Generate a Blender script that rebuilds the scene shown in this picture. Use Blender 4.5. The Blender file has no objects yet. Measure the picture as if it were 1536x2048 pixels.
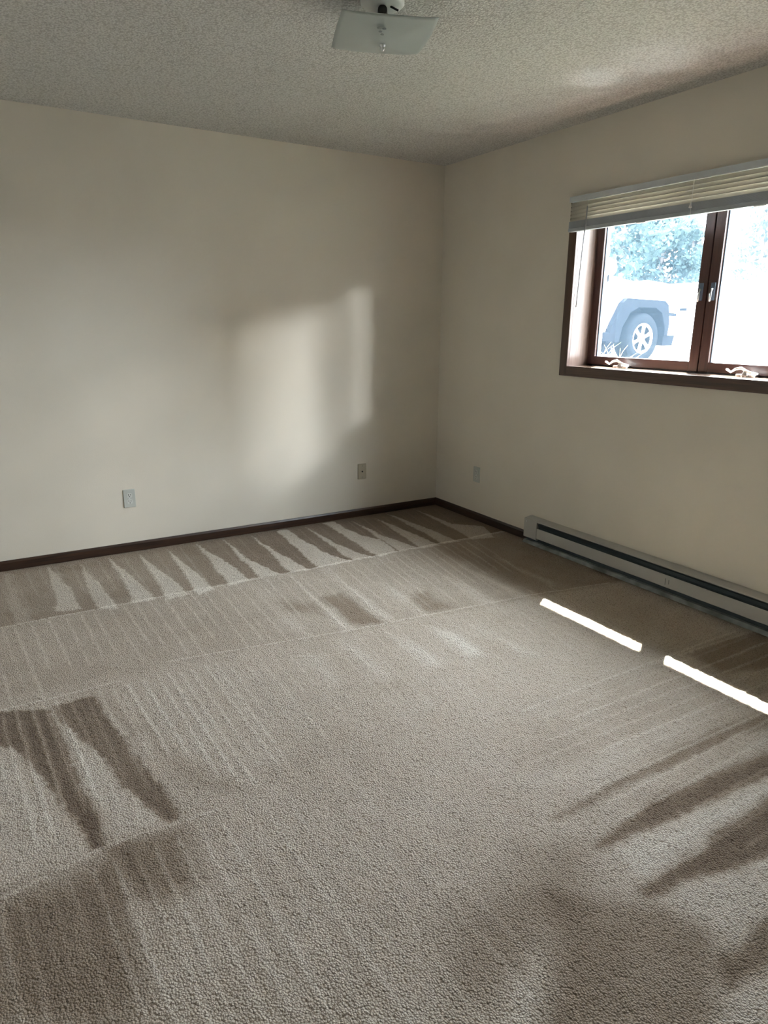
import bpy, bmesh, math, random
import numpy as np
from mathutils import Vector, Matrix

random.seed(7)
rng = np.random.default_rng(7)
scn = bpy.context.scene
COL = scn.collection

# ------------------------------------------------------------------ camera
cam_d = bpy.data.cameras.new('camera')
cam_d.sensor_fit = 'VERTICAL'
cam_d.sensor_height = 36.0
cam_d.lens = 36.0 * 1369.715 / 2048.0
cam_d.clip_start = 0.05
cam_d.clip_end = 400
cam = bpy.data.objects.new('camera', cam_d)
COL.objects.link(cam)
_r = Vector((0.85520814, -0.51823142, 0.00743198))
_u = Vector((0.13160051, 0.23099787, 0.96401312))
_f = Vector((0.50129866, 0.82345381, -0.26575078))
cam.matrix_world = Matrix(((_r.x, _u.x, -_f.x, -3.07895), (_r.y, _u.y, -_f.y, -4.27277),
                           (_r.z, _u.z, -_f.z, 1.37956), (0, 0, 0, 1)))
scn.camera = cam

# ------------------------------------------------------------------ daylight
world = bpy.data.worlds.new('sky')
scn.world = world
world.use_nodes = True
_bg = world.node_tree.nodes['Background']
_bg.inputs['Color'].default_value = (0.85, 0.915, 1.0, 1)
_bg.inputs['Strength'].default_value = 7.2


def lamp(name, kind, energy, color, loc, direction, **kw):
    d = bpy.data.lights.new(name, kind)
    d.energy = energy
    d.color = color
    for k, v in kw.items():
        setattr(d, k, v)
    o = bpy.data.objects.new(name, d)
    COL.objects.link(o)
    o.location = loc
    o.rotation_euler = Vector(direction).to_track_quat('-Z', 'Y').to_euler()
    return o


SUN_DIR = Vector((-0.531, -0.33, -1.0))
lamp('sun', 'SUN', 14.0, (1.0, 0.95, 0.86), (6, 4, 12), SUN_DIR, angle=math.radians(0.53))
# the window opening guides the sky light into the room
_po = lamp('window_portal', 'AREA', 1.0, (1, 1, 1), (0.24, -2.05, 1.6), (-1, 0, 0), shape='RECTANGLE', size=1.45, size_y=0.86)
_po.data.cycles.is_portal = True
# lamps added to throw the glint patch onto the back wall
lamp('glint_lamp', 'AREA', 46.0, (0.95, 0.97, 1.0), (2.6, -6.85, 3.0), (-3.2, 6.85, -1.4), shape='RECTANGLE', size=0.6, size_y=0.4)
lamp('glint_lamp_upper', 'AREA', 34.0, (1.0, 0.98, 0.95), (4.6, -6.85, 3.6), (-5.9, 6.85, -2.3), shape='RECTANGLE', size=1.2, size_y=0.5)
# spots added above the crank to put glint patches on the ceiling
lamp('glint_spot', 'SPOT', 2.6, (0.93, 0.96, 1.0), (0.10, -1.585, 1.21), (-0.595, -0.22, 1.23), spot_size=math.radians(13), spot_blend=1.0, shadow_soft_size=0.008)
lamp('glint_spot_second', 'SPOT', 1.8, (0.93, 0.96, 1.0), (0.10, -1.585, 1.21), (-0.57, -0.52, 1.23), spot_size=math.radians(17), spot_blend=1.0, shadow_soft_size=0.008)
# weak fill light added in the unseen hall behind the camera
lamp('hall_fill', 'AREA', 0.12, (1.0, 0.93, 0.82), (-3.3, -6.2, 2.3), (0.0, 0.75, -1.0), shape='RECTANGLE', size=0.9, size_y=0.9)

scn.cycles.max_bounces = 8
scn.cycles.diffuse_bounces = 4
scn.cycles.use_light_tree = False
scn.cycles.adaptive_threshold = 0.08
vs = scn.view_settings
vs.view_transform = 'Standard'
vs.look = 'None'
vs.gamma = 1.0
vs.use_curve_mapping = False
vs.exposure = 3.0


# ------------------------------------------------------------------ materials
def new_mat(name):
    m = bpy.data.materials.new(name)
    m.use_nodes = True
    nt = m.node_tree
    b = nt.nodes['Principled BSDF']
    return m, nt, b


def link(nt, a, b):
    nt.links.new(a, b)


def node(nt, kind, **kw):
    n = nt.nodes.new(kind)
    for k, v in kw.items():
        if k in n.inputs:
            n.inputs[k].default_value = v
        else:
            setattr(n, k, v)
    return n


def ramp(nt, fac, stops):
    r = node(nt, 'ShaderNodeValToRGB')
    el = r.color_ramp.elements
    while len(el) < len(stops):
        el.new(0.5)
    for e, (p, c) in zip(el, stops):
        e.position = p
        e.color = (*c, 1) if len(c) == 3 else c
    link(nt, fac, r.inputs['Fac'])
    return r.outputs['Color']


def plain(name, color, rough=0.6, metal=0.0, vary=0.08, scale=8.0, bump=0.0, bscale=200.0, bdist=0.002, spec=0.5, coat=0.0):
    """painted / moulded surface: slight tone variation plus optional fine relief"""
    m, nt, b = new_mat(name)
    tc = node(nt, 'ShaderNodeTexCoord')
    nz = node(nt, 'ShaderNodeTexNoise', Scale=scale, Detail=1.0)
    link(nt, tc.outputs['Object'], nz.inputs['Vector'])
    lo = tuple(c * (1 - vary) for c in color)
    hi = tuple(min(1, c * (1 + vary)) for c in color)
    link(nt, ramp(nt, nz.outputs['Fac'], [(0.3, lo), (0.7, hi)]), b.inputs['Base Color'])
    b.inputs['Roughness'].default_value = rough
    b.inputs['Metallic'].default_value = metal
    b.inputs['Specular IOR Level'].default_value = spec
    b.inputs['Coat Weight'].default_value = coat
    if bump:
        n2 = node(nt, 'ShaderNodeTexNoise', Scale=bscale, Detail=1.0)
        link(nt, tc.outputs['Object'], n2.inputs['Vector'])
        bp = node(nt, 'ShaderNodeBump', Strength=bump, Distance=bdist)
        link(nt, n2.outputs['Fac'], bp.inputs['Height'])
        link(nt, bp.outputs['Normal'], b.inputs['Normal'])
    return m


def wood(name, dark, light, axis, rough=0.4, coat=0.2, coat_rough=0.25):
    m, nt, b = new_mat(name)
    tc = node(nt, 'ShaderNodeTexCoord')
    mp = node(nt, 'ShaderNodeMapping')
    sc = [60.0, 60.0, 60.0]
    sc[axis] = 3.0
    mp.inputs['Scale'].default_value = sc
    link(nt, tc.outputs['Object'], mp.inputs['Vector'])
    nz = node(nt, 'ShaderNodeTexNoise', Scale=1.0, Detail=6.0, Roughness=0.65, Distortion=0.6)
    link(nt, mp.outputs['Vector'], nz.inputs['Vector'])
    link(nt, ramp(nt, nz.outputs['Fac'], [(0.32, dark), (0.68, light)]), b.inputs['Base Color'])
    b.inputs['Roughness'].default_value = rough
    b.inputs['Coat Weight'].default_value = coat
    b.inputs['Coat Roughness'].default_value = coat_rough
    bp = node(nt, 'ShaderNodeBump', Strength=0.25, Distance=0.001)
    link(nt, nz.outputs['Fac'], bp.inputs['Height'])
    link(nt, bp.outputs['Normal'], b.inputs['Normal'])
    return m


def carpet_mat():
    m, nt, b = new_mat('carpet')
    tc = node(nt, 'ShaderNodeTexCoord')
    at = node(nt, 'ShaderNodeAttribute', attribute_name='track')
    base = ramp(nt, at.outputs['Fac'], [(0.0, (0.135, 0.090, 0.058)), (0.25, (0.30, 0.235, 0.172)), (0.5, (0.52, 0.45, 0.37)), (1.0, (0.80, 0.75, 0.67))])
    vo = node(nt, 'ShaderNodeTexVoronoi', Scale=190.0, Randomness=1.0)
    link(nt, tc.outputs['Object'], vo.inputs['Vector'])
    nz = node(nt, 'ShaderNodeTexNoise', Scale=420.0, Detail=0.0)
    link(nt, tc.outputs['Object'], nz.inputs['Vector'])
    grain = ramp(nt, vo.outputs['Distance'], [(0.0, (1.12, 1.12, 1.12)), (0.55, (0.95, 0.94, 0.92)), (0.95, (0.52, 0.46, 0.40))])
    mul = node(nt, 'ShaderNodeMix', data_type='RGBA', blend_type='MULTIPLY')
    mul.inputs['Factor'].default_value = 1.0
    link(nt, base, mul.inputs['A'])
    link(nt, grain, mul.inputs['B'])
    fib = ramp(nt, nz.outputs['Fac'], [(0.3, (0.86, 0.86, 0.86)), (0.7, (1.12, 1.12, 1.12))])
    mul2 = node(nt, 'ShaderNodeMix', data_type='RGBA', blend_type='MULTIPLY')
    mul2.inputs['Factor'].default_value = 1.0
    link(nt, mul.outputs['Result'], mul2.inputs['A'])
    link(nt, fib, mul2.inputs['B'])
    link(nt, mul2.outputs['Result'], b.inputs['Base Color'])
    b.inputs['Roughness'].default_value = 0.95
    b.inputs['Specular IOR Level'].default_value = 0.15
    b.inputs['Sheen Weight'].default_value = 0.1
    b.inputs['Sheen Roughness'].default_value = 0.5
    inv = node(nt, 'ShaderNodeMath', operation='SUBTRACT')
    inv.inputs[0].default_value = 1.0
    link(nt, vo.outputs['Distance'], inv.inputs[1])
    add = node(nt, 'ShaderNodeMath', operation='MULTIPLY_ADD')
    add.inputs[1].default_value = 0.35
    link(nt, nz.outputs['Fac'], add.inputs[0])
    link(nt, inv.outputs[0], add.inputs[2])
    bp = node(nt, 'ShaderNodeBump', Strength=0.85, Distance=0.006)
    link(nt, add.outputs[0], bp.inputs['Height'])
    link(nt, bp.outputs['Normal'], b.inputs['Normal'])
    return m


def popcorn_mat():
    m, nt, b = new_mat('sprayed_ceiling')
    tc = node(nt, 'ShaderNodeTexCoord')
    vo = node(nt, 'ShaderNodeTexVoronoi', Scale=95.0)
    nz = node(nt, 'ShaderNodeTexNoise', Scale=150.0, Detail=1.0, Roughness=0.6)
    for n in (vo, nz):
        link(nt, tc.outputs['Object'], n.inputs['Vector'])
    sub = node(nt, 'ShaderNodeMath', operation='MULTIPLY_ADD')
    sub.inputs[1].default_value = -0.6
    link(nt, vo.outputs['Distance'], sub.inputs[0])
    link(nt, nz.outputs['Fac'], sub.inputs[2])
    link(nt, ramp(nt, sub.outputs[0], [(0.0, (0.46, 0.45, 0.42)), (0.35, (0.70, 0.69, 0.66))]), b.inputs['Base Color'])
    b.inputs['Roughness'].default_value = 0.95
    bp = node(nt, 'ShaderNodeBump', Strength=0.9, Distance=0.006)
    link(nt, sub.outputs[0], bp.inputs['Height'])
    link(nt, bp.outputs['Normal'], b.inputs['Normal'])
    return m


def pane_mat():
    """clear glass with a bluish glare haze mixed into it"""
    m, nt, b = new_mat('window_glass')
    out = nt.nodes['Material Output']
    nt.nodes.remove(b)
    tr = node(nt, 'ShaderNodeBsdfTransparent')
    tr.inputs['Color'].default_value = (0.97, 0.99, 0.99, 1)
    gl = node(nt, 'ShaderNodeBsdfGlossy', Roughness=0.02)
    tl = node(nt, 'ShaderNodeBsdfTranslucent')
    tc = node(nt, 'ShaderNodeTexCoord')
    nz = node(nt, 'ShaderNodeTexNoise', Scale=6.0, Detail=3.0)
    link(nt, tc.outputs['Object'], nz.inputs['Vector'])
    link(nt, ramp(nt, nz.outputs['Fac'], [(0.3, (0.42, 0.68, 0.98)), (0.7, (0.50, 0.74, 1.0))]), tl.inputs['Color'])
    m1 = node(nt, 'ShaderNodeMixShader')
    m1.inputs['Fac'].default_value = 0.007  # share of painted haze, veiling the view outside like glare
    link(nt, tr.outputs[0], m1.inputs[1])
    link(nt, tl.outputs[0], m1.inputs[2])
    lw = node(nt, 'ShaderNodeLayerWeight', Blend=0.5)
    pw = node(nt, 'ShaderNodeMath', operation='POWER')
    pw.inputs[1].default_value = 7.2
    link(nt, lw.outputs['Facing'], pw.inputs[0])
    fr = node(nt, 'ShaderNodeMath', operation='MULTIPLY_ADD')
    fr.inputs[1].default_value = 0.93
    fr.inputs[2].default_value = 0.03
    link(nt, pw.outputs[0], fr.inputs[0])
    m2 = node(nt, 'ShaderNodeMixShader')
    link(nt, fr.outputs[0], m2.inputs['Fac'])
    link(nt, m1.outputs[0], m2.inputs[1])
    link(nt, gl.outputs[0], m2.inputs[2])
    link(nt, m2.outputs[0], out.inputs['Surface'])
    return m


def translucent_mat(name, color, through, share, gloss=0.3):
    m, nt, b = new_mat(name)
    out = nt.nodes['Material Output']
    tc = node(nt, 'ShaderNodeTexCoord')
    nz = node(nt, 'ShaderNodeTexNoise', Scale=12.0, Detail=2.0)
    link(nt, tc.outputs['Object'], nz.inputs['Vector'])
    link(nt, ramp(nt, nz.outputs['Fac'], [(0.3, tuple(c * 0.95 for c in color)), (0.7, color)]), b.inputs['Base Color'])
    b.inputs['Roughness'].default_value = gloss
    if gloss > 0.8:
        b.inputs['Specular IOR Level'].default_value = 0.05
    tl = node(nt, 'ShaderNodeBsdfTranslucent')
    tl.inputs['Color'].default_value = (*through, 1)
    mx = node(nt, 'ShaderNodeMixShader')
    mx.inputs['Fac'].default_value = share
    link(nt, b.outputs[0], mx.inputs[1])
    link(nt, tl.outputs[0], mx.inputs[2])
    link(nt, mx.outputs[0], out.inputs['Surface'])
    return m


M = {}
M['wall'] = plain('cream_wall_paint', (0.705, 0.652, 0.56), 0.6, vary=0.025, scale=3, bump=0.25, bscale=160, bdist=0.0012)
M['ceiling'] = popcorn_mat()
M['carpet'] = carpet_mat()
M['base'] = wood('dark_stained_oak', (0.016, 0.008, 0.005), (0.058, 0.026, 0.013), 0)
M['base_y'] = wood('dark_stained_oak_lengthwise', (0.016, 0.008, 0.006), (0.050, 0.025, 0.016), 1)
M['casing_v'] = wood('stained_casing_upright', (0.050, 0.026, 0.018), (0.11, 0.06, 0.04), 2)
M['casing_h'] = wood('stained_casing_level', (0.050, 0.026, 0.018), (0.11, 0.06, 0.04), 1)
M['jamb'] = wood('jamb_veneer', (0.075, 0.045, 0.034), (0.125, 0.085, 0.068), 2, rough=0.35, coat=0.25)
M['sill'] = wood('sill_veneer', (0.16, 0.09, 0.06), (0.28, 0.18, 0.13), 1, rough=0.3, coat=1.0, coat_rough=0.06)
M['sash'] = wood('red_brown_sash', (0.032, 0.014, 0.013), (0.070, 0.030, 0.025), 2)
M['sash_h'] = wood('red_brown_sash_level', (0.032, 0.014, 0.013), (0.070, 0.030, 0.025), 1)
M['glass'] = pane_mat()
M['vinyl'] = plain('white_vinyl', (0.72, 0.76, 0.80), 0.4)
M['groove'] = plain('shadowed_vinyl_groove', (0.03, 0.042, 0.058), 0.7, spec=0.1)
M['seal'] = plain('grey_weather_seal', (0.10, 0.14, 0.20), 0.7)
M['metal'] = plain('silver_metal', (0.70, 0.71, 0.72), 0.3, metal=0.9)
M['headrail'] = plain('grey_white_headrail', (0.55, 0.58, 0.60), 0.45)
M['slat'] = translucent_mat('ivory_slat', (0.74, 0.71, 0.63), (0.50, 0.46, 0.39), 0.35)
M['stack'] = plain('slat_edges', (0.42, 0.45, 0.48), 0.5)
M['wand'] = plain('clear_grey_wand', (0.42, 0.43, 0.46), 0.2)
M['cord'] = plain('white_cord', (0.8, 0.8, 0.78), 0.6)
M['heater'] = plain('grey_beige_enamel', (0.46, 0.45, 0.42), 0.45, vary=0.05, scale=5)
M['heater_dark'] = plain('dark_heater_slot', (0.035, 0.05, 0.058), 0.6)
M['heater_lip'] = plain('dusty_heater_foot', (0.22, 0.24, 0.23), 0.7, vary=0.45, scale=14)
M['fin'] = plain('aluminium_fin', (0.3, 0.33, 0.35), 0.4, metal=0.6)
M['plate_ivory'] = plain('ivory_plate', (0.46, 0.42, 0.32), 0.45)
M['plate_grey'] = plain('pale_grey_plate', (0.50, 0.515, 0.475), 0.4)
M['recept'] = plain('white_receptacle', (0.60, 0.61, 0.57), 0.4)
M['slot'] = plain('black_slot', (0.012, 0.012, 0.012), 0.6)
M['frost'] = translucent_mat('frosted_white_glass', (0.62, 0.66, 0.64), (0.80, 0.84, 0.82), 0.45, 0.25)
M['black'] = plain('black_socket', (0.015, 0.015, 0.015), 0.5)
M['bulb'] = plain('white_bulb', (0.8, 0.8, 0.78), 0.3)
M['lamp_pan'] = plain('white_enamel_pan', (0.72, 0.72, 0.70), 0.4)
M['stain_mark'] = plain('faint_dark_decal', (0.16, 0.16, 0.15), 0.6)
M['ground'] = plain('pale_concrete', (0.105, 0.103, 0.10), 0.9, vary=0.12, scale=0.8, bump=0.4, bscale=12, bdist=0.02)
M['lawn'] = plain('dry_lawn', (0.08, 0.085, 0.06), 0.95, vary=0.3, scale=3, bump=0.6, bscale=30, bdist=0.03)
M['stucco'] = plain('house_stucco', (0.6, 0.58, 0.54), 0.9)
M['soffit'] = plain('soffit_boards', (0.55, 0.53, 0.5), 0.7)
M['shingle'] = plain('roof_shingle', (0.14, 0.12, 0.11), 0.9, vary=0.3, scale=12)
M['car_white'] = plain('white_car_paint', (0.80, 0.82, 0.84), 0.25, vary=0.01, coat=0.5)
M['car_black'] = plain('black_plastic', (0.0045, 0.0055, 0.0075), 0.8, spec=0.03)
M['tyre'] = plain('tyre_rubber', (0.0055, 0.0065, 0.008), 0.9, spec=0.03)
M['alloy'] = plain('pale_alloy', (0.72, 0.74, 0.76), 0.35, metal=0.2)
M['car_glass'] = plain('dark_car_glass', (0.04, 0.06, 0.08), 0.08)
M['lampglass'] = plain('headlamp_glass', (0.45, 0.55, 0.6), 0.15)
M['bark'] = plain('grey_bark', (0.10, 0.085, 0.075), 0.9, vary=0.3, scale=4)
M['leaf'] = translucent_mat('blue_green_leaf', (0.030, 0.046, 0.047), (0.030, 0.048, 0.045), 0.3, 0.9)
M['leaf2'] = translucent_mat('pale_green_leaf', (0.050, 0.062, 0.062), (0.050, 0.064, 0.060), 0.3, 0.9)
M['weed'] = translucent_mat('dry_grass_blade', (0.42, 0.46, 0.26), (0.4, 0.45, 0.2), 0.3, 0.7)
M['wing'] = plain('brown_sky_block', (0.13, 0.11, 0.09), 0.8)
M['siding'] = plain('pale_siding', (0.75, 0.76, 0.75), 0.7)


# ------------------------------------------------------------------ mesh helpers
class MB:
    def __init__(self):
        self.v, self.f = [], []

    def quadgrid(self, rows, close=False):
        n0 = len(self.v)
        w = len(rows[0])
        for r in rows:
            self.v += [tuple(p) for p in r]
        for i in range(len(rows) - 1):
            for j in range(w if close else w - 1):
                k = (j + 1) % w
                self.f.append((n0 + i * w + j, n0 + i * w + k, n0 + (i + 1) * w + k, n0 + (i + 1) * w + j))
        return self

    def box(self, x0, x1, y0, y1, z0, z1):
        n = len(self.v)
        self.v += [(x, y, z) for z in (z0, z1) for y in (y0, y1) for x in (x0, x1)]
        self.f += [tuple(n + i for i in q) for q in ((0, 2, 3, 1), (4, 5, 7, 6), (0, 1, 5, 4), (2, 6, 7, 3), (0, 4, 6, 2), (1, 3, 7, 5))]
        return self

    def prism(self, poly, axis, a, b):
        """poly: 2-D outline in the two other axes, pushed from a to b along axis"""
        n = len(self.v)
        for t in (a, b):
            for p in poly:
                q = list(p)
                q.insert(axis, t)
                self.v.append(tuple(q))
        k = len(poly)
        self.f.append(tuple(n + i for i in range(k))[::-1])
        self.f.append(tuple(n + k + i for i in range(k)))
        for i in range(k):
            j = (i + 1) % k
            self.f.append((n + i, n + j, n + k + j, n + k + i))
        return self

    def tube(self, pts, radii, n=12, cap=True):
        pts = [Vector(p) for p in pts]
        if not hasattr(radii, '__len__'):
            radii = [radii] * len(pts)
        rows = []
        for i, p in enumerate(pts):
            d = (pts[min(i + 1, len(pts) - 1)] - pts[max(i - 1, 0)]).normalized()
            up = Vector((0, 0, 1)) if abs(d.z) < 0.9 else Vector((1, 0, 0))
            s = d.cross(up).normalized()
            t = s.cross(d)
            rows.append([p + (s * math.cos(2 * math.pi * k / n) + t * math.sin(2 * math.pi * k / n)) * radii[i] for k in range(n)])
        n0 = len(self.v)
        self.quadgrid(rows, close=True)
        if cap:
            self.f.append(tuple(n0 + k for k in range(n))[::-1])
            self.f.append(tuple(n0 + (len(rows) - 1) * n + k for k in range(n)))
        return self

    def lathe(self, prof, centre, axis='z', n=24):
        """prof: (radius, height) list turned about an axis through centre"""
        c = Vector(centre)
        rows = []
        for r, h in prof:
            row = []
            for k in range(n):
                a = 2 * math.pi * k / n
                if axis == 'z':
                    row.append(c + Vector((r * math.cos(a), r * math.sin(a), h)))
                elif axis == 'y':
                    row.append(c + Vector((r * math.cos(a), h, r * math.sin(a))))
                else:
                    row.append(c + Vector((h, r * math.cos(a), r * math.sin(a))))
            rows.append(row)
        return self.quadgrid(rows, close=True)


LOC = {}


def obj(name, mb, mat, parent=None, bevel=0.0, smooth=False, loc=None, label=None):
    """one mesh object; vertices are given in world space"""
    off = Vector(LOC[parent.name]) if parent is not None else Vector(loc or (0, 0, 0))
    me = bpy.data.meshes.new(name)
    me.from_pydata([(x - off.x, y - off.y, z - off.z) for x, y, z in mb.v], [], mb.f)
    bm = bmesh.new()
    bm.from_mesh(me)
    bmesh.ops.recalc_face_normals(bm, faces=bm.faces)
    if bevel:
        ed = [e for e in bm.edges if len(e.link_faces) == 2 and e.calc_face_angle(0) > 0.6]
        bmesh.ops.bevel(bm, geom=ed, offset=bevel, segments=2, affect='EDGES', profile=0.6)
    bm.to_mesh(me)
    bm.free()
    if smooth:
        me.polygons.foreach_set('use_smooth', [True] * len(me.polygons))
    me.materials.append(mat)
    o = bpy.data.objects.new(name, me)
    COL.objects.link(o)
    if parent is not None:
        o.parent = parent
        LOC[o.name] = tuple(off)
    else:
        o.location = off
        LOC[o.name] = tuple(off)
    if label:
        o['label'] = label
    return o


def copy_part(src, parent, shift=(0, 0, 0)):
    c = src.copy()
    COL.objects.link(c)
    c.parent = parent
    c.location = Vector(src.location) + Vector(shift)
    LOC[c.name] = LOC[src.name]
    return c


def tag(o, label, cat, group=None, kind=None):
    o['label'] = label
    o['category'] = cat
    if group:
        o['group'] = group
    if kind:
        o['kind'] = kind
    return o


def thing(name, loc, label, cat, group=None, kind=None):
    o = bpy.data.objects.new(name, None)
    o.empty_display_size = 0.1
    COL.objects.link(o)
    o.location = loc
    LOC[o.name] = tuple(loc)
    return tag(o, label, cat, group, kind)


def rect_ring(w, h, r, n=4):
    """rounded rectangle outline, w x h, centred"""
    pts = []
    for cx, cy, a0 in ((w / 2 - r, h / 2 - r, 0), (-w / 2 + r, h / 2 - r, 90), (-w / 2 + r, -h / 2 + r, 180), (w / 2 - r, -h / 2 + r, 270)):
        for k in range(n + 1):
            a = math.radians(a0 + 90 * k / n)
            pts.append((cx + r * math.cos(a), cy + r * math.sin(a)))
    return pts


# ------------------------------------------------------------------ room shell
H = 2.44
XL, YF = -4.1, -5.3            # left wall, wall behind the camera
WY0, WY1 = -2.79, -1.305       # window opening
WZ0, WZ1 = 1.145, 2.03
GZ = 0.77                      # ground level outside

tag(obj('wall_back', MB().box(XL - 0.15, 0.0, 0.0, 0.15, -0.1, H + 0.1), M['wall']),
    'long cream painted wall with two cover plates and a soft patch of light', 'wall', kind='structure')
tag(obj('wall_right', MB().box(0, 0.15, WY1 + 0.02, 0.15, -0.1, H + 0.1).box(0, 0.15, YF, WY0 - 0.02, -0.1, H + 0.1)
        .box(0, 0.15, WY0 - 0.02, WY1 + 0.02, -0.1, WZ0 - 0.02).box(0, 0.15, WY0 - 0.02, WY1 + 0.02, WZ1 + 0.02, H + 0.1), M['wall']),
    'cream painted wall holding the window and the heater', 'wall', kind='structure')
tag(obj('wall_left', MB().box(XL - 0.15, XL, YF, 0.0, -0.1, H + 0.1), M['wall']),
    'plain cream wall on the near left side of the room', 'wall', kind='structure')
DX0, DX1 = -3.75, -2.85        # doorway behind the camera
tag(obj('wall_front', MB().box(XL - 0.15, DX0, YF - 0.15, YF, -0.1, H + 0.1).box(DX1, 0.15, YF - 0.15, YF, -0.1, H + 0.1)
        .box(DX0, DX1, YF - 0.15, YF, 2.05, H + 0.1), M['wall']),
    'cream wall with the doorway on the near side of the room', 'wall', kind='structure')
tag(obj('wall_hall', MB().box(-4.4, -2.3, -7.2, -7.05, -0.1, H + 0.1).box(-4.4, -4.25, -7.05, YF - 0.15, -0.1, H + 0.1)
        .box(-2.45, -2.3, -7.05, YF - 0.15, -0.1, H + 0.1), M['wall']),
    'cream hallway walls beyond the doorway', 'wall', kind='structure')
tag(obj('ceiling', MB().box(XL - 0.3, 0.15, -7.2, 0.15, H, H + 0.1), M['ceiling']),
    'off-white sprayed ceiling with a coarse popcorn texture', 'ceiling', kind='structure')


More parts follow.
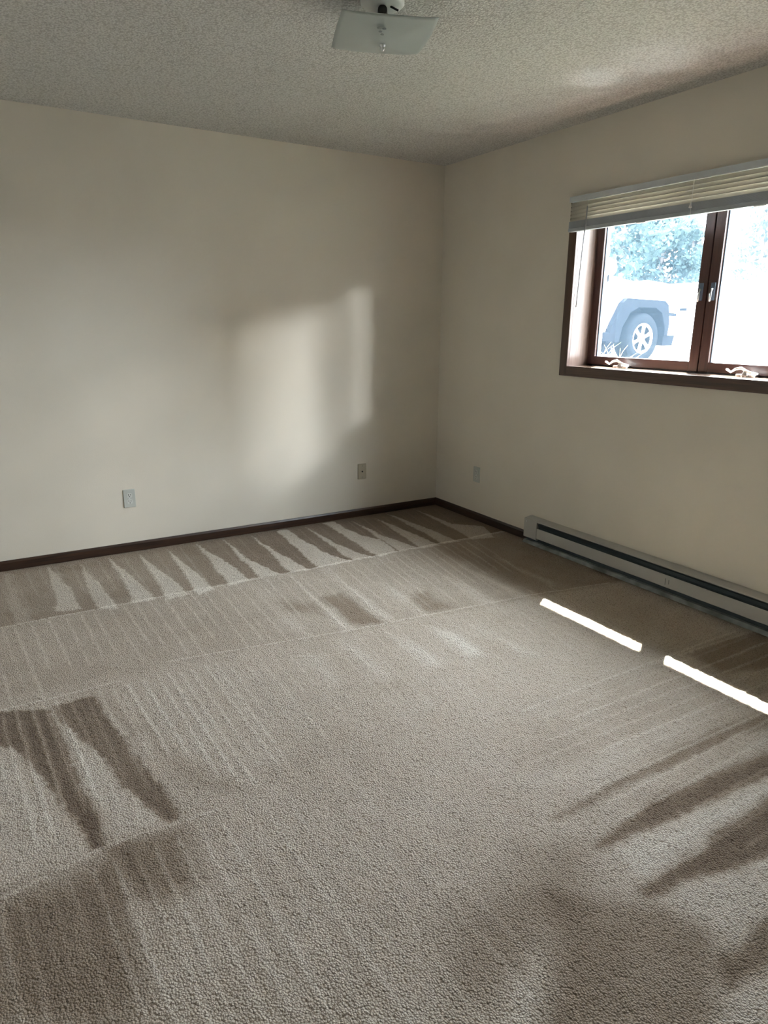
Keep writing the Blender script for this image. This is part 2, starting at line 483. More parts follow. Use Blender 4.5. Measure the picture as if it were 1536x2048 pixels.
# carpet: relief grid, vacuum tracks laid out in metres on the floor
TRACKS = [
 (0.3, 0.02, [(-3.028,-0.049),(-3.005,-0.83),(-2.949,-0.823),(-3.004,-0.063)]),
 (0.75, 0.008, [(-2.794,-0.041),(-2.828,-0.778),(-2.728,-0.794),(-2.729,-0.493)]),
 (0.75, 0.008, [(-2.629,-0.097),(-2.658,-0.856),(-2.573,-0.877),(-2.58,-0.513)]),
 (0.9, 0.008, [(-2.463,-0.059),(-2.486,-0.854),(-2.381,-0.87),(-2.411,-0.453)]),
 (0.9, 0.008, [(-2.286,-0.107),(-2.33,-0.9),(-2.205,-0.887),(-2.242,-0.476)]),
 (1, 0.008, [(-2.122,-0.114),(-2.167,-0.917),(-2.061,-0.881),(-2.086,-0.519)]),
 (1, 0.008, [(-1.931,-0.062),(-1.98,-0.87),(-1.85,-0.859),(-1.88,-0.509)]),
 (1.1, 0.008, [(-1.75,-0.056),(-1.802,-0.833),(-1.678,-0.84),(-1.739,-0.54)]),
 (1.1, 0.008, [(-1.554,-0.067),(-1.616,-0.838),(-1.491,-0.854),(-1.541,-0.515)]),
 (1.1, 0.008, [(-1.37,-0.04),(-1.443,-0.842),(-1.225,-0.857),(-1.293,-0.568),(-1.293,-0.043)]),
 (1, 0.008, [(-1.151,-0.054),(-1.211,-0.844),(-1.079,-0.857),(-1.14,-0.505)]),
 (1.05, 0.008, [(-1.003,-0.024),(-1.043,-0.868),(-0.886,-0.837),(-0.849,-0.561),(-0.921,-0.404),(-0.93,-0.021)]),
 (0.9, 0.008, [(-0.801,-0.095),(-0.867,-0.837),(-0.725,-0.85),(-0.786,-0.521)]),
 (0.85, 0.008, [(-0.614,-0.111),(-0.719,-0.853),(-0.564,-0.872),(-0.591,-0.5)]),
 (0.8, 0.008, [(-0.475,-0.032),(-0.534,-0.853),(-0.418,-0.871),(-0.434,-0.408)]),
 (0.8, 0.008, [(-0.222,-0.026),(-0.312,-0.869),(-0.159,-0.906),(-0.054,-0.668),(-0.208,-0.508)]),
 (0.45, 0.02, [(-1.638,-0.873),(-1.716,-1.685),(-1.663,-1.685),(-1.645,-1.039)]),
 (0.45, 0.02, [(-1.418,-0.896),(-1.497,-1.691),(-1.44,-1.691),(-1.421,-1.142)]),
 (0.3, 0.03, [(-1.876,-0.896),(-1.918,-1.616),(-1.868,-1.651),(-1.861,-1.173)]),
 (-0.5, 0.04, [(-1.632,-1.26),(-1.645,-1.637),(-1.501,-1.689),(-1.5,-1.273)]),
 (-0.4, 0.05, [(-1.19,-1.461),(-1.112,-1.474),(-1.122,-1.715),(-1.269,-1.701),(-1.287,-1.59)]),
 (-0.3, 0.05, [(-1.878,-1.155),(-1.686,-1.342),(-1.717,-1.495),(-1.878,-1.325)]),
 (0.4, 0.03, [(-1.262,-1.235),(-1.312,-1.739),(-1.247,-1.735),(-1.237,-1.417)]),
 (0.4, 0.04, [(-0.893,-1.35),(-0.963,-1.741),(-0.883,-1.788),(-0.864,-1.483)]),
 (0.4, 0.03, [(-0.696,-1.264),(-0.74,-1.787),(-0.669,-1.828),(-0.687,-1.348)]),
 (0.35, 0.03, [(-0.413,-1.209),(-0.453,-1.669),(-0.455,-1.763),(-0.414,-1.691)]),
 (0.4, 0.04, [(-1.786,-1.758),(-1.78,-2.168),(-1.737,-2.16),(-1.756,-1.867)]),
 (0.5, 0.04, [(-1.557,-1.803),(-1.559,-2.167),(-1.5,-2.182),(-1.504,-1.969)]),
 (0.7, 0.04, [(-1.34,-1.854),(-1.383,-2.167),(-1.294,-2.203),(-1.296,-1.98)]),
 (0.4, 0.04, [(-1.15,-1.939),(-1.165,-2.295),(-1.092,-2.338),(-1.14,-2.07)]),
 (0.3, 0.05, [(-1.977,-1.737),(-1.983,-2.086),(-1.936,-2.095),(-1.934,-1.844)]),
 (-0.95, 0.014, [(-3.168,-1.642),(-2.969,-1.709),(-2.907,-2.551),(-2.938,-2.544),(-3.003,-2.242),(-3.066,-2.003),(-3.174,-1.809)]),
 (0.3, 0.03, [(-2.967,-1.768),(-2.86,-2.326),(-2.774,-2.467),(-2.735,-2.54),(-2.878,-2.535),(-2.899,-2.343),(-2.944,-1.856)]),
 (-0.85, 0.014, [(-2.951,-1.699),(-2.814,-1.718),(-2.699,-2.537),(-2.738,-2.55),(-2.782,-2.438),(-2.856,-2.127),(-2.942,-1.839)]),
 (0.25, 0.03, [(-3.176,-1.89),(-3.074,-2.103),(-3.002,-2.405),(-2.939,-2.553),(-3.098,-2.56),(-3.2,-2.592)]),
 (-0.35, 0.06, [(-2.814,-1.718),(-2.723,-1.854),(-2.645,-2.252),(-2.495,-2.543),(-2.619,-2.442),(-2.718,-2.078)]),
 (-0.7, 0.09, [(-3.211,-2.62),(-3.045,-2.62),(-2.917,-2.608),(-2.881,-2.588),(-2.884,-2.943),(-2.979,-3.1),(-3.221,-2.955)]),
 (-0.6, 0.06, [(-2.891,-2.571),(-2.813,-2.574),(-2.716,-2.574),(-2.726,-2.8),(-2.823,-2.834),(-2.879,-2.765)]),
 (0.3, 0.03, [(-2.895,-2.605),(-2.858,-2.83),(-2.885,-3.082),(-2.904,-2.932)]),
 (-0.5, 0.018, [(-1.803,-3.093),(-1.576,-3.074),(-0.995,-3.061),(-0.58,-3.076),(-0.7,-3.144),(-1.447,-3.109),(-1.772,-3.111)]),
 (0.25, 0.05, [(-1.79,-2.92),(-1.108,-2.94),(-0.847,-2.96),(-1.548,-3.063)]),
 (-0.85, 0.024, [(-1.756,-3.246),(-1.695,-3.227),(-1.43,-3.188),(-0.867,-3.239),(-0.989,-3.308),(-1.319,-3.28),(-1.713,-3.261)]),
 (-0.95, 0.024, [(-1.777,-3.403),(-1.622,-3.399),(-1.41,-3.373),(-1.099,-3.371),(-1.337,-3.506),(-1.763,-3.43)]),
 (0.4, 0.025, [(-1.715,-3.27),(-1.746,-3.394),(-1.392,-3.361),(-1.087,-3.364),(-1.002,-3.315),(-1.339,-3.294)]),
 (0.2, 0.03, [(-1.759,-3.441),(-1.346,-3.511),(-1.55,-3.627),(-1.744,-3.601),(-1.725,-3.523)]),
 (-0.55, 0.05, [(-1.988,-3.296),(-1.766,-3.447),(-1.718,-3.577),(-1.792,-3.632),(-1.964,-3.719),(-2.257,-3.543),(-2.081,-3.423)]),
 (-0.4, 0.09, [(-2.217,-3.221),(-1.916,-3.162),(-1.799,-3.231),(-1.85,-3.322),(-2.154,-3.416),(-2.353,-3.4),(-2.329,-3.275)]),
 (-0.8, 0.03, [(-1.792,-3.632),(-1.543,-3.623),(-1.672,-3.696),(-1.839,-3.681)]),
 (0.2, 0.03, [(-1.888,-3.678),(-1.691,-3.707),(-1.841,-3.792),(-1.956,-3.724)]),
 (0.3, 0.03, [(-2.256,-3.432),(-2.136,-3.412),(-2.268,-3.537),(-2.32,-3.506)]),
 (-0.5, 0.04, [(-0.528,-2.647),(-0.21,-2.639),(0.067,-2.65),(-0.305,-2.919),(-0.563,-2.817)])]

STEP = 0.006
FX0, FX1, FY0, FY1 = -3.42, 0.0, -4.02, 0.0
nx = int(round((FX1 - FX0) / STEP)) + 1
ny = int(round((FY1 - FY0) / STEP)) + 1
gx = np.linspace(FX0, FX1, nx)
gy = np.linspace(FY0, FY1, ny)
X, Y = np.meshgrid(gx, gy)
track = np.zeros_like(X)


def sstep(t):
    t = np.clip(t, 0, 1)
    return t * t * (3 - 2 * t)


# wobble, so that the edges follow the pile rather than a ruler
def vnoise(cell, seed):
    r = np.random.default_rng(seed)
    g = r.random((int(8 / cell) + 3, int(8 / cell) + 3))
    u = (X + 5) / cell
    v = (Y + 6) / cell
    i, j = np.floor(u).astype(int), np.floor(v).astype(int)
    a, b = sstep(u - i), sstep(v - j)
    return (g[j, i] * (1 - a) + g[j, i + 1] * a) * (1 - b) + (g[j + 1, i] * (1 - a) + g[j + 1, i + 1] * a) * b - 0.5


WX = X + 0.018 * vnoise(0.12, 1) + 0.015 * vnoise(0.02, 2)
WYg = Y + 0.018 * vnoise(0.12, 3) + 0.015 * vnoise(0.02, 4)
# brushed-away pile beside the far wall, darker towards the corner
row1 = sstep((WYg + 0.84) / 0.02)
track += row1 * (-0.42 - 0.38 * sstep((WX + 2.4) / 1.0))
# passes below the first seam
row2 = sstep((-0.84 - WYg) / 0.02) * sstep((WYg + 1.62 + 0.12 * (WX + 2.4)) / 0.05 + 0.5)
track += row2 * (-0.12 - 0.30 * sstep((WX + 1.0) / 0.5))  # darker by the window wall, partly the shade there painted in
for val, soft, poly in TRACKS:
    q = np.array(poly)
    lo, hi = q.min(0) - 0.15, q.max(0) + 0.15
    sel = (X > lo[0]) & (X < hi[0]) & (Y > lo[1]) & (Y < hi[1])
    if not sel.any():
        continue
    px, py = WX[sel], WYg[sel]
    d2 = np.full(px.shape, 9.0)
    ins = np.zeros(px.shape, bool)
    for k in range(len(q)):
        a, b = q[k], q[(k + 1) % len(q)]
        e = b - a
        t = np.clip(((px - a[0]) * e[0] + (py - a[1]) * e[1]) / (e @ e + 1e-9), 0, 1)
        d2 = np.minimum(d2, (px - a[0] - t * e[0]) ** 2 + (py - a[1] - t * e[1]) ** 2)
        c = (a[1] > py) != (b[1] > py)
        ins ^= c & (px < e[0] * (py - a[1]) / (e[1] if abs(e[1]) > 1e-9 else 1e-9) + a[0])
    sd = np.sqrt(d2) * np.where(ins, 1, -1)
    track[sel] += val * sstep(sd / (2 * soft) + 0.5)
# fine ridges left between the brush passes
ridge = np.zeros_like(X)


def ridge_y(x0, ya, yb, slope, amp, w=0.010):
    d = np.abs(WX * 0.25 + X * 0.75 - (x0 + slope * (Y - ya)))
    m = sstep((Y - yb) / 0.1) * sstep((ya - Y) / 0.02)
    np.maximum(ridge, amp * np.clip(1 - d / w, 0, 1) * m, out=ridge)


def ridge_x(y0, xa, xb, slope, amp, w=0.010):
    d = np.abs(WYg * 0.25 + Y * 0.75 - (y0 + slope * (X - xa)))
    m = sstep((X - xa) / 0.06) * sstep((xb - X) / 0.05)
    np.maximum(ridge, amp * np.clip(1 - d / w, 0, 1) * m, out=ridge)


def rows(xa, xb, ya, yb, gap, amp, seed):
    r = random.Random(seed)
    x = xa
    while x < xb:
        ridge_y(x, ya + r.uniform(-0.02, 0.0), yb + r.uniform(0, 0.35), 0.10 * (x + 2.4) / 1.0 + r.uniform(-0.015, 0.015), amp * r.uniform(0.4, 1.0))
        x += gap * r.uniform(0.8, 1.25)


rows(-3.4, -0.05, -0.06, -0.85, 0.075, 0.22, 1)
rows(-3.4, -0.30, -0.86, -1.75, 0.062, 0.42, 2)
rows(-3.4, -0.45, -1.72, -2.55, 0.066, 0.26, 3)
rows(-3.4, -2.10, -2.60, -3.60, 0.066, 0.16, 4)
rows(-3.4, -2.30, -1.66, -2.62, 0.050, 0.62, 6)
rows(-3.4, -2.45, -2.60, -3.60, 0.058, 0.40, 7)
_rr = random.Random(5)
y = -2.62
while y > -3.55:
    ridge_x(y, -1.62 + _rr.uniform(-0.1, 0.25), -0.1, _rr.uniform(-0.03, 0.02), _rr.uniform(0.2, 0.5))
    y -= 0.06 * _rr.uniform(0.8, 1.25)
# the seams where each pass was turned
def seam(pts, amp):
    for (ax, ay), (bx, by) in zip(pts[:-1], pts[1:]):
        t = np.clip((X - ax) / (bx - ax), 0, 1)
        d = np.abs(WYg * 0.4 + Y * 0.6 - (ay + t * (by - ay)))
        m = (X >= min(ax, bx)) & (X <= max(ax, bx))
        np.maximum(ridge, amp * np.clip(1 - d / 0.011, 0, 1) * m, out=ridge)


seam([(-3.42, -0.835), (-1.685, -0.85), (-0.02, -0.828)], 0.5)
seam([(-2.5, -1.57), (-1.712, -1.687), (-0.661, -1.793), (-0.15, -1.88)], 0.55)
seam([(-3.42, -1.64), (-2.7, -1.645)], 0.5)
seam([(-3.42, -2.66), (-2.907, -2.551), (-2.6, -2.57)], 0.4)
seam([(-0.76, -2.627), (0.0, -2.65)], 0.4)
track += 1.1 * ridge
track += 0.20 * vnoise(0.35, 11) + 0.14 * vnoise(0.09, 12)
track = np.clip(0.5 + 0.45 * track, 0.0, 1.0)
tuft = rng.random(X.shape)
tuft2 = vnoise(0.011, 21) + 0.5
Z = 0.0025 * ridge + 0.0035 * tuft2 + 0.0015 * tuft + 0.006 * (track - 0.5) - 0.004
Z[:, -1] = Z[-1, :] = 0.0
V = np.stack([X, Y, Z], -1).reshape(-1, 3)
idx = np.arange(nx * ny).reshape(ny, nx)
Fq = np.stack([idx[:-1, :-1], idx[:-1, 1:], idx[1:, 1:], idx[1:, :-1]], -1).reshape(-1, 4)
# the rest of the floor, out of the photograph, as plain strips
ext = [(XL, FY0, FX0, FY1), (XL - 0.3, -7.2, FX1, FY0)]
EV, EF = [], []
for (a, b, c, d) in ext:
    n = len(V) + len(EV)
    EV += [(a, b, -0.001), (c, b, -0.001), (c, d, -0.001), (a, d, -0.001)]
    EF.append((n, n + 1, n + 2, n + 3))
V = np.concatenate([V, np.array(EV)])
Fq = np.concatenate([Fq, np.array(EF)])
me = bpy.data.meshes.new('floor')
me.vertices.add(len(V))
me.vertices.foreach_set('co', V.astype(np.float32).ravel())
me.loops.add(Fq.size)
me.loops.foreach_set('vertex_index', Fq.astype(np.int32).ravel())
me.polygons.add(len(Fq))
me.polygons.foreach_set('loop_start', np.arange(0, Fq.size, 4, dtype=np.int32))
me.update(calc_edges=True)
me.polygons.foreach_set('use_smooth', np.ones(len(Fq), bool))
at = me.attributes.new('track', 'FLOAT', 'POINT')
at.data.foreach_set('value', np.concatenate([track.ravel(), np.full(len(EV), 0.5)]).astype(np.float32))
me.materials.append(M['carpet'])
floor = bpy.data.objects.new('floor', me)
COL.objects.link(floor)
tag(floor, 'beige cut-pile carpet with vacuum tracks across the whole floor', 'carpet', kind='structure')

# baseboards
bb = [(0.0, 0.0), (-0.012, 0.0), (-0.012, 0.045), (-0.007, 0.057), (0.0, 0.057)]
tag(obj('baseboard_back', MB().prism([(a, b) for a, b in bb], 0, XL, 0.0), M['base']),
    'dark stained wooden baseboard along the long cream wall', 'baseboard', kind='structure')
tag(obj('baseboard_right', MB().prism(bb, 1, -1.075, -0.012), M['base_y']),
    'short dark wooden baseboard between the corner and the heater', 'baseboard', kind='structure')

# ------------------------------------------------------------------ window
win = thing('window_1', (0.0, (WY0 + WY1) / 2, WZ0), 'two-sash wooden casement window with deep jambs and brown casing', 'window', kind='structure')
cw, ct = 0.058, 0.02
obj('casing', MB().box(-ct, 0, WY1, WY1 + cw, WZ0 - cw, WZ1 + 0.03), M['casing_v'], win, 0.003)
obj('casing', MB().box(-ct, 0, WY0 - cw, WY0, WZ0 - cw, WZ1 + 0.03), M['casing_v'], win, 0.003)
obj('casing', MB().box(-ct, 0, WY0, WY1, WZ0 - cw, WZ0), M['casing_h'], win, 0.003)
obj('casing', MB().box(-ct, 0, WY0, WY1, WZ1, WZ1 + 0.03), M['casing_h'], win, 0.003)
JD = 0.15
obj('jamb', MB().box(0, JD + 0.05, WY1, WY1 + 0.018, WZ0, WZ1), M['jamb'], win)
obj('jamb', MB().box(0, JD + 0.05, WY0 - 0.018, WY0, WZ0, WZ1), M['jamb'], win)
obj('head_jamb', MB().box(0, JD + 0.05, WY0 - 0.018, WY1 + 0.018, WZ1, WZ1 + 0.018), M['sill'], win)
obj('sill', MB().box(0, JD + 0.05, WY0 - 0.018, WY1 + 0.018, WZ0 - 0.018, WZ0), M['sill'], win)
MID = -2.045


def sash(y1, y0, hinge_left):
    """y1 is the edge towards the corner, y0 the other edge"""
    sw, x0, x1 = 0.052, JD, JD + 0.045
    zb, zt = WZ0 + 0.006, WZ1 - 0.004
    s = obj('sash', MB().box(x0, x1, y1 - sw, y1, zb, zt).box(x0, x1, y0, y0 + sw, zb, zt), M['sash'], win, 0.004)
    obj('rail', MB().box(x0, x1, y0 + sw, y1 - sw, zb, zb + 0.05), M['sash_h'], s, 0.003)
    obj('rail', MB().box(x0, x1, y0 + sw, y1 - sw, zt - 0.05, zt), M['sash_h'], s, 0.003)
    obj('pane', MB().box(x0 + 0.026, x0 + 0.030, y0 + sw - 0.004, y1 - sw + 0.004, zb + 0.046, zt - 0.046), M['glass'], s)
    # grey glazing seal on the room side
    g = MB()
    for a, b, c, d in ((y1 - sw - 0.005, y1 - sw, zb + 0.05, zt - 0.05), (y0 + sw, y0 + sw + 0.005, zb + 0.05, zt - 0.05)):
        g.box(x0 + 0.016, x0 + 0.034, a, b, c, d)
    obj('glazing_seal', g, M['seal'], s)
    # crank operator on the sill
    cy = y1 - 0.28
    cr = obj('crank', MB().lathe([(0.0, 0.0), (0.022, 0.0), (0.020, 0.008), (0.012, 0.022), (0.010, 0.030), (0.0, 0.032)], (x0 - 0.035, cy, WZ0 + 0.001), 'z', 16)
             .box(x0 - 0.045, x0 - 0.001, cy - 0.045, cy + 0.045, WZ0 + 0.0005, WZ0 + 0.012), M['metal'], s, 0.0, True)
    obj('crank_handle', MB().tube([(x0 - 0.04, cy, WZ0 + 0.030), (x0 - 0.045, cy + 0.02, WZ0 + 0.040), (x0 - 0.05, cy + 0.045, WZ0 + 0.034), (x0 - 0.05, cy + 0.07, WZ0 + 0.018)], [0.006, 0.007, 0.006, 0.0045], 8)
        .tube([(x0 - 0.05, cy + 0.068, WZ0 + 0.020), (x0 - 0.066, cy + 0.073, WZ0 + 0.030), (x0 - 0.075, cy + 0.076, WZ0 + 0.033)], [0.005, 0.006, 0.005], 8)
        .tube([(x0 - 0.04, cy, WZ0 + 0.028), (x0 - 0.05, cy - 0.035, WZ0 + 0.022), (x0 - 0.052, cy - 0.07, WZ0 + 0.018)], [0.006, 0.005, 0.004], 8), M['metal'], cr, 0, True)
    # sash lock on the stile
    ly = y0 + 0.03 if hinge_left else y1 - 0.03
    lk = obj('lock', MB().box(x0 - 0.006, x0, ly - 0.012, ly + 0.012, 1.50, 1.585), M['seal'], s, 0.002)
    obj('lock_lever', MB().tube([(x0 - 0.008, ly, 1.555), (x0 - 0.022, ly - 0.002, 1.53), (x0 - 0.026, ly - 0.004, 1.495)], [0.006, 0.006, 0.004], 8), M['metal'], lk, 0, True)
    # white outer frame that the sash closes against
    e = MB()
    e.box(x1 + 0.001, x1 + 0.032, y1 - 0.030, y1 + 0.018, zb - 0.02, zt + 0.02)
    e.box(x1 + 0.001, x1 + 0.032, y0 - 0.018, y0 + 0.030, zb - 0.02, zt + 0.02)
    e.box(x1 + 0.001, x1 + 0.032, y0 + 0.030, y1 - 0.030, zb - 0.02, zb + 0.020)
    e.box(x1 + 0.001, x1 + 0.032, y0 + 0.030, y1 - 0.030, zt - 0.02, zt + 0.02)
    of = obj('outer_frame', e, M['vinyl'], win, 0.003)
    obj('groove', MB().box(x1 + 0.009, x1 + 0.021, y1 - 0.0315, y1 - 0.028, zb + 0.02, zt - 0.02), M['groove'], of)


sash(WY1, MID + 0.003, True)
sash(MID - 0.003, WY0, False)

# ------------------------------------------------------------------ blind
BX = -0.05
BY0, BY1 = -2.84, -1.262
bl = thing('window_blind', (-0.03, (BY0 + BY1) / 2, 1.88), 'ivory mini blind drawn up at the top of the window', 'blind')
obj('headrail', MB().box(BX, -ct - 0.001, BY0, BY1, 2.036, 2.064), M['headrail'], bl, 0.002)
prof = []
for k in range(7):
    t = k / 6 - 0.5
    prof.append((t * 0.025, 0.0022 * (1 - 4 * t * t)))
tilt = math.radians(66)
sl0 = None
for i in range(5):
    zc = 2.024 - i * 0.0198
    if sl0 is None:
        m_ = MB()
        for dy0, dy1 in ((BY0 + 0.006, BY1 - 0.006),):
            top = [[(-0.036 - u * math.cos(tilt) - w * math.sin(tilt), yy, zc - u * math.sin(tilt) + w * math.cos(tilt)) for u, w in prof] for yy in np.linspace(dy0, dy1, 9)]
            m_.quadgrid(top)
        sl0 = obj('slat', m_, M['slat'], bl, 0, True)
        sm = sl0.modifiers.new('thickness', 'SOLIDIFY')
        sm.thickness = 0.0006
        sz0 = zc
    else:
        copy_part(sl0, bl, (0, 0, zc - sz0))
st = MB()
for i in range(13):
    z = 1.9015 + i * 0.0026
    st.box(-0.0485, -0.0235, BY0 + 0.006, BY1 - 0.006, z, z + 0.0017)
o = obj('slat_stack', st, M['stack'], bl)
o['label'] = 'packed stack of raised slats'
br = obj('bottom_rail', MB().box(-0.049, -0.023, BY0 + 0.004, BY1 - 0.004, 1.881, 1.900), M['stack'], bl, 0.003)
for yy in (-1.76, -2.38):
    obj('cord_button', MB().box(-0.046, -0.028, yy - 0.028, yy + 0.028, 1.8775, 1.8815), M['cord'], br, 0.001)
obj('tilt_wand', MB().tube([(-0.056, -1.405, 2.00), (-0.060, -1.395, 1.75), (-0.062, -1.385, 1.475)], 0.0035, 6), M['wand'], bl, 0, True)
for yy in (-1.40, -2.045, -2.70):
    obj('ladder_cord', MB().box(-0.0515, -0.0505, yy - 0.001, yy + 0.001, 1.881, 2.036), M['cord'], bl)
obj('cord_tassel', MB().lathe([(0.0, 0.028), (0.002, 0.027), (0.004, 0.014), (0.008, 0.002), (0.0, 0.0)], (-0.058, -2.046, 1.910), 'z', 10), M['cord'], bl, 0, True)

# ------------------------------------------------------------------ baseboard heater
HY0, HY1 = -3.55, -1.085
ht = thing('baseboard_heater', (-0.03, (HY0 + HY1) / 2, 0.0), 'long grey-beige electric baseboard heater under the window', 'heater')
hd = 0.066
obj('back_plate', MB().box(-0.006, -0.0005, HY0, HY1, 0.022, 0.172), M['heater'], ht)
obj('top_cover', MB().prism([(-0.0006, 0.174), (-0.020, 0.174), (-hd, 0.167), (-hd, 0.160), (-hd + 0.003, 0.160), (-hd + 0.003, 0.164), (-0.020, 0.169), (-0.0006, 0.169)], 1, HY0, HY1), M['heater'], ht)
for ya, yb in ((HY1 - 0.115, HY1), (HY0, HY0 + 0.115)):
    ec = obj('end_cap', MB().prism([(-0.001, 0.1755), (-0.020, 0.1755), (-hd - 0.002, 0.1675), (-hd - 0.002, 0.046), (-hd + 0.006, 0.040), (-0.001, 0.040)], 1, ya, yb), M['heater'], ht, 0.001)
    obj('screw', MB().lathe([(0.0, -0.0015), (0.004, -0.001), (0.004, 0.001), (0.0, 0.001)], (-hd - 0.002, (ya + yb) / 2 + 0.035, 0.150), 'x', 10), M['metal'], ec)
obj('front_panel', MB().prism([(-hd, 0.120), (-hd, 0.056), (-hd + 0.010, 0.050), (-hd + 0.010, 0.053), (-hd + 0.003, 0.058), (-hd + 0.003, 0.119), (-hd + 0.003, 0.121), (-hd, 0.122)], 1, HY0 + 0.116, HY1 - 0.116), M['heater'], ht)
obj('dark_slot', MB().box(-hd + 0.018, -0.007, HY0 + 0.116, HY1 - 0.116, 0.058, 0.160), M['heater_dark'], ht)
obj('deflector', MB().prism([(-hd + 0.016, 0.128), (-hd + 0.004, 0.150), (-hd + 0.006, 0.151), (-hd + 0.018, 0.129)], 1, HY0 + 0.116, HY1 - 0.116), M['heater_dark'], ht)
obj('foot_rail', MB().prism([(-0.001, 0.026), (-hd + 0.004, 0.024), (-hd - 0.006, 0.006), (-hd - 0.006, 0.0035), (-0.001, 0.0035)], 1, HY0, HY1), M['heater_lip'], ht)
obj('under_gap', MB().box(-hd + 0.02, -0.007, HY0 + 0.004, HY1 - 0.004, 0.026, 0.054), M['heater_dark'], ht)
sc_ = MB()
for yy, zz, tl in ((-2.165, 0.085, 0.018), (-2.185, 0.088, 0.012)):
    sc_.box(-hd - 0.0004, -hd + 0.001, yy - 0.0018, yy + 0.0018, zz - tl, zz + tl)
obj('scuff', sc_, M['stain_mark'], ht)


# ------------------------------------------------------------------ wall plates
def plate(name, loc, face, mat, label, cat):
    """face 'y' : on the back wall, 'x' : on the window wall; loc = centre on the wall plane"""
    t = thing(name, loc, label, cat)
    lx, ly, lz = loc

    def W(u, v, d):          # u along the wall, v up, d out of the wall
        return (lx + u, ly - d, lz + v) if face == 'y' else (lx - d, ly - u, lz + v)

    def slab(outline, d0, d1, inset=0.0):
        m_ = MB()
        k = len(outline)
        a = [W(u, v, d0) for u, v in outline]
        b = [W(u * (1 - inset), v * (1 - inset), d1) for u, v in outline]
        m_.quadgrid([a, b], close=True)
        m_.f.append(tuple(range(k, 2 * k)))
        m_.f.append(tuple(range(k))[::-1])
        return m_

    def off(outline, du, dv):
        return [(u + du, v + dv) for u, v in outline]

    cp = obj('cover_plate', slab(rect_ring(0.070, 0.114, 0.003), 0.0002, 0.0062, 0.05), mat, t)

    def dot(u, v, r, d0, d1, m, parent, nm):
        return obj(nm, slab(off([(r * math.cos(k * math.pi / 5), r * math.sin(k * math.pi / 5)) for k in range(10)], u, v), d0, d1), m, parent)
    return t, cp, slab, off, dot


def duplex(loc, face, label, mat):
    t, cp, slab, off, dot = plate('wall_outlet', loc, face, mat, label, 'outlet')
    ring = [(0.0172 * math.cos(a) if abs(math.cos(a)) < 0.96 else 0.0165 * math.copysign(1, math.cos(a)),
             max(-0.0142, min(0.0142, 0.0172 * math.sin(a)))) for a in [k * 2 * math.pi / 20 for k in range(20)]]
    for dv in (0.0195, -0.0195):
        rc = obj('receptacle', slab(off(ring, 0, dv), 0.004, 0.0075), M['recept'], t)
        for du, h in ((-0.0064, 0.0095), (0.0064, 0.0080)):
            obj('slot', slab(off(rect_ring(0.0030, h, 0.0008, 1), du, dv + 0.0040), 0.006, 0.0079), M['slot'], rc)
        dot(0.0, dv - 0.0075, 0.0028, 0.006, 0.0079, M['slot'], rc, 'ground_hole')
    dot(0, 0, 0.0030, 0.0055, 0.0072, M['metal'], cp, 'screw')
    return t


duplex((-2.300, 0.0, 0.336), 'y', 'pale grey duplex outlet on the long wall, at the left', M['plate_grey'])
duplex((0.0, -0.497, 0.334), 'x', 'duplex outlet on the window wall near the corner', M['plate_grey'])
t, cp, slab, off, dot = plate('cable_plate', (-0.670, 0.0, 0.335), 'y', M['plate_ivory'], 'ivory cable cover plate with one dark jack, near the corner', 'wall plate')
jk = dot(0, 0, 0.0060, 0.0055, 0.0100, M['black'], t, 'jack')
dot(0, 0, 0.0036, 0.0095, 0.0104, M['slot'], jk, 'jack_hole')
for dv in (0.042, -0.042):
    dot(0, dv, 0.0034, 0.0055, 0.0070, M['heater_lip'], cp, 'screw')

# ------------------------------------------------------------------ ceiling light
LX, LY = -1.685, -1.948
cl = thing('ceiling_light', (LX, LY, 2.44), 'square frosted glass ceiling light with a small finial', 'ceiling light')
obj('canopy', MB().lathe([(0.0, 2.4395), (0.075, 2.4395), (0.075, 2.428), (0.066, 2.420), (0.0, 2.418)], (LX, LY, 0), 'z', 28), M['lamp_pan'], cl, 0, True)
obj('stem', MB().tube([(LX, LY, 2.42), (LX, LY, 2.305)], 0.004, 8), M['metal'], cl, 0, True)
a = 1.02
dx, dy = math.cos(a), math.sin(a)
so = obj('socket', MB().tube([(LX - dx * 0.022, LY - dy * 0.022, 2.404), (LX + dx * 0.030, LY + dy * 0.030, 2.398)], [0.016, 0.018], 14)
         .tube([(LX - dx * 0.012 + 0.024, LY - dy * 0.012 - 0.012, 2.418), (LX - dx * 0.012 + 0.052, LY - dy * 0.012 - 0.018, 2.409)], 0.0035, 8), M['black'], cl, 0, False)
obj('bulb', MB().tube([(LX + dx * r_, LY + dy * r_, 2.397 - (r_ - 0.03) * 0.4) for r_ in (0.030, 0.042, 0.055, 0.072, 0.083, 0.088)], [0.013, 0.015, 0.021, 0.023, 0.016, 0.004], 14), M['bulb'], so, 0, True)
hs, th = 0.164, math.radians(-21)
NN = 24
g = []
for j in range(NN + 1):
    row = []
    for i in range(NN + 1):
        u, v = 2 * i / NN - 1, 2 * j / NN - 1
        s_ = max(abs(u), abs(v))
        z = 2.306 + 0.029 * s_ ** 1.15 + 0.006 * (u * v) ** 4
        x_, y_ = u * hs * (1 - 0.03 * (v * v)), v * hs * (1 - 0.03 * (u * u))
        row.append((LX + x_ * math.cos(th) - y_ * math.sin(th), LY + x_ * math.sin(th) + y_ * math.cos(th), z))
    g.append(row)
sh = obj('glass_shade', MB().quadgrid(g), M['frost'], cl, 0, True)
sd_ = sh.modifiers.new('thickness', 'SOLIDIFY')
sd_.thickness = 0.0035
sp = MB()  # dark discs painted for the socket showing through the frosted glass
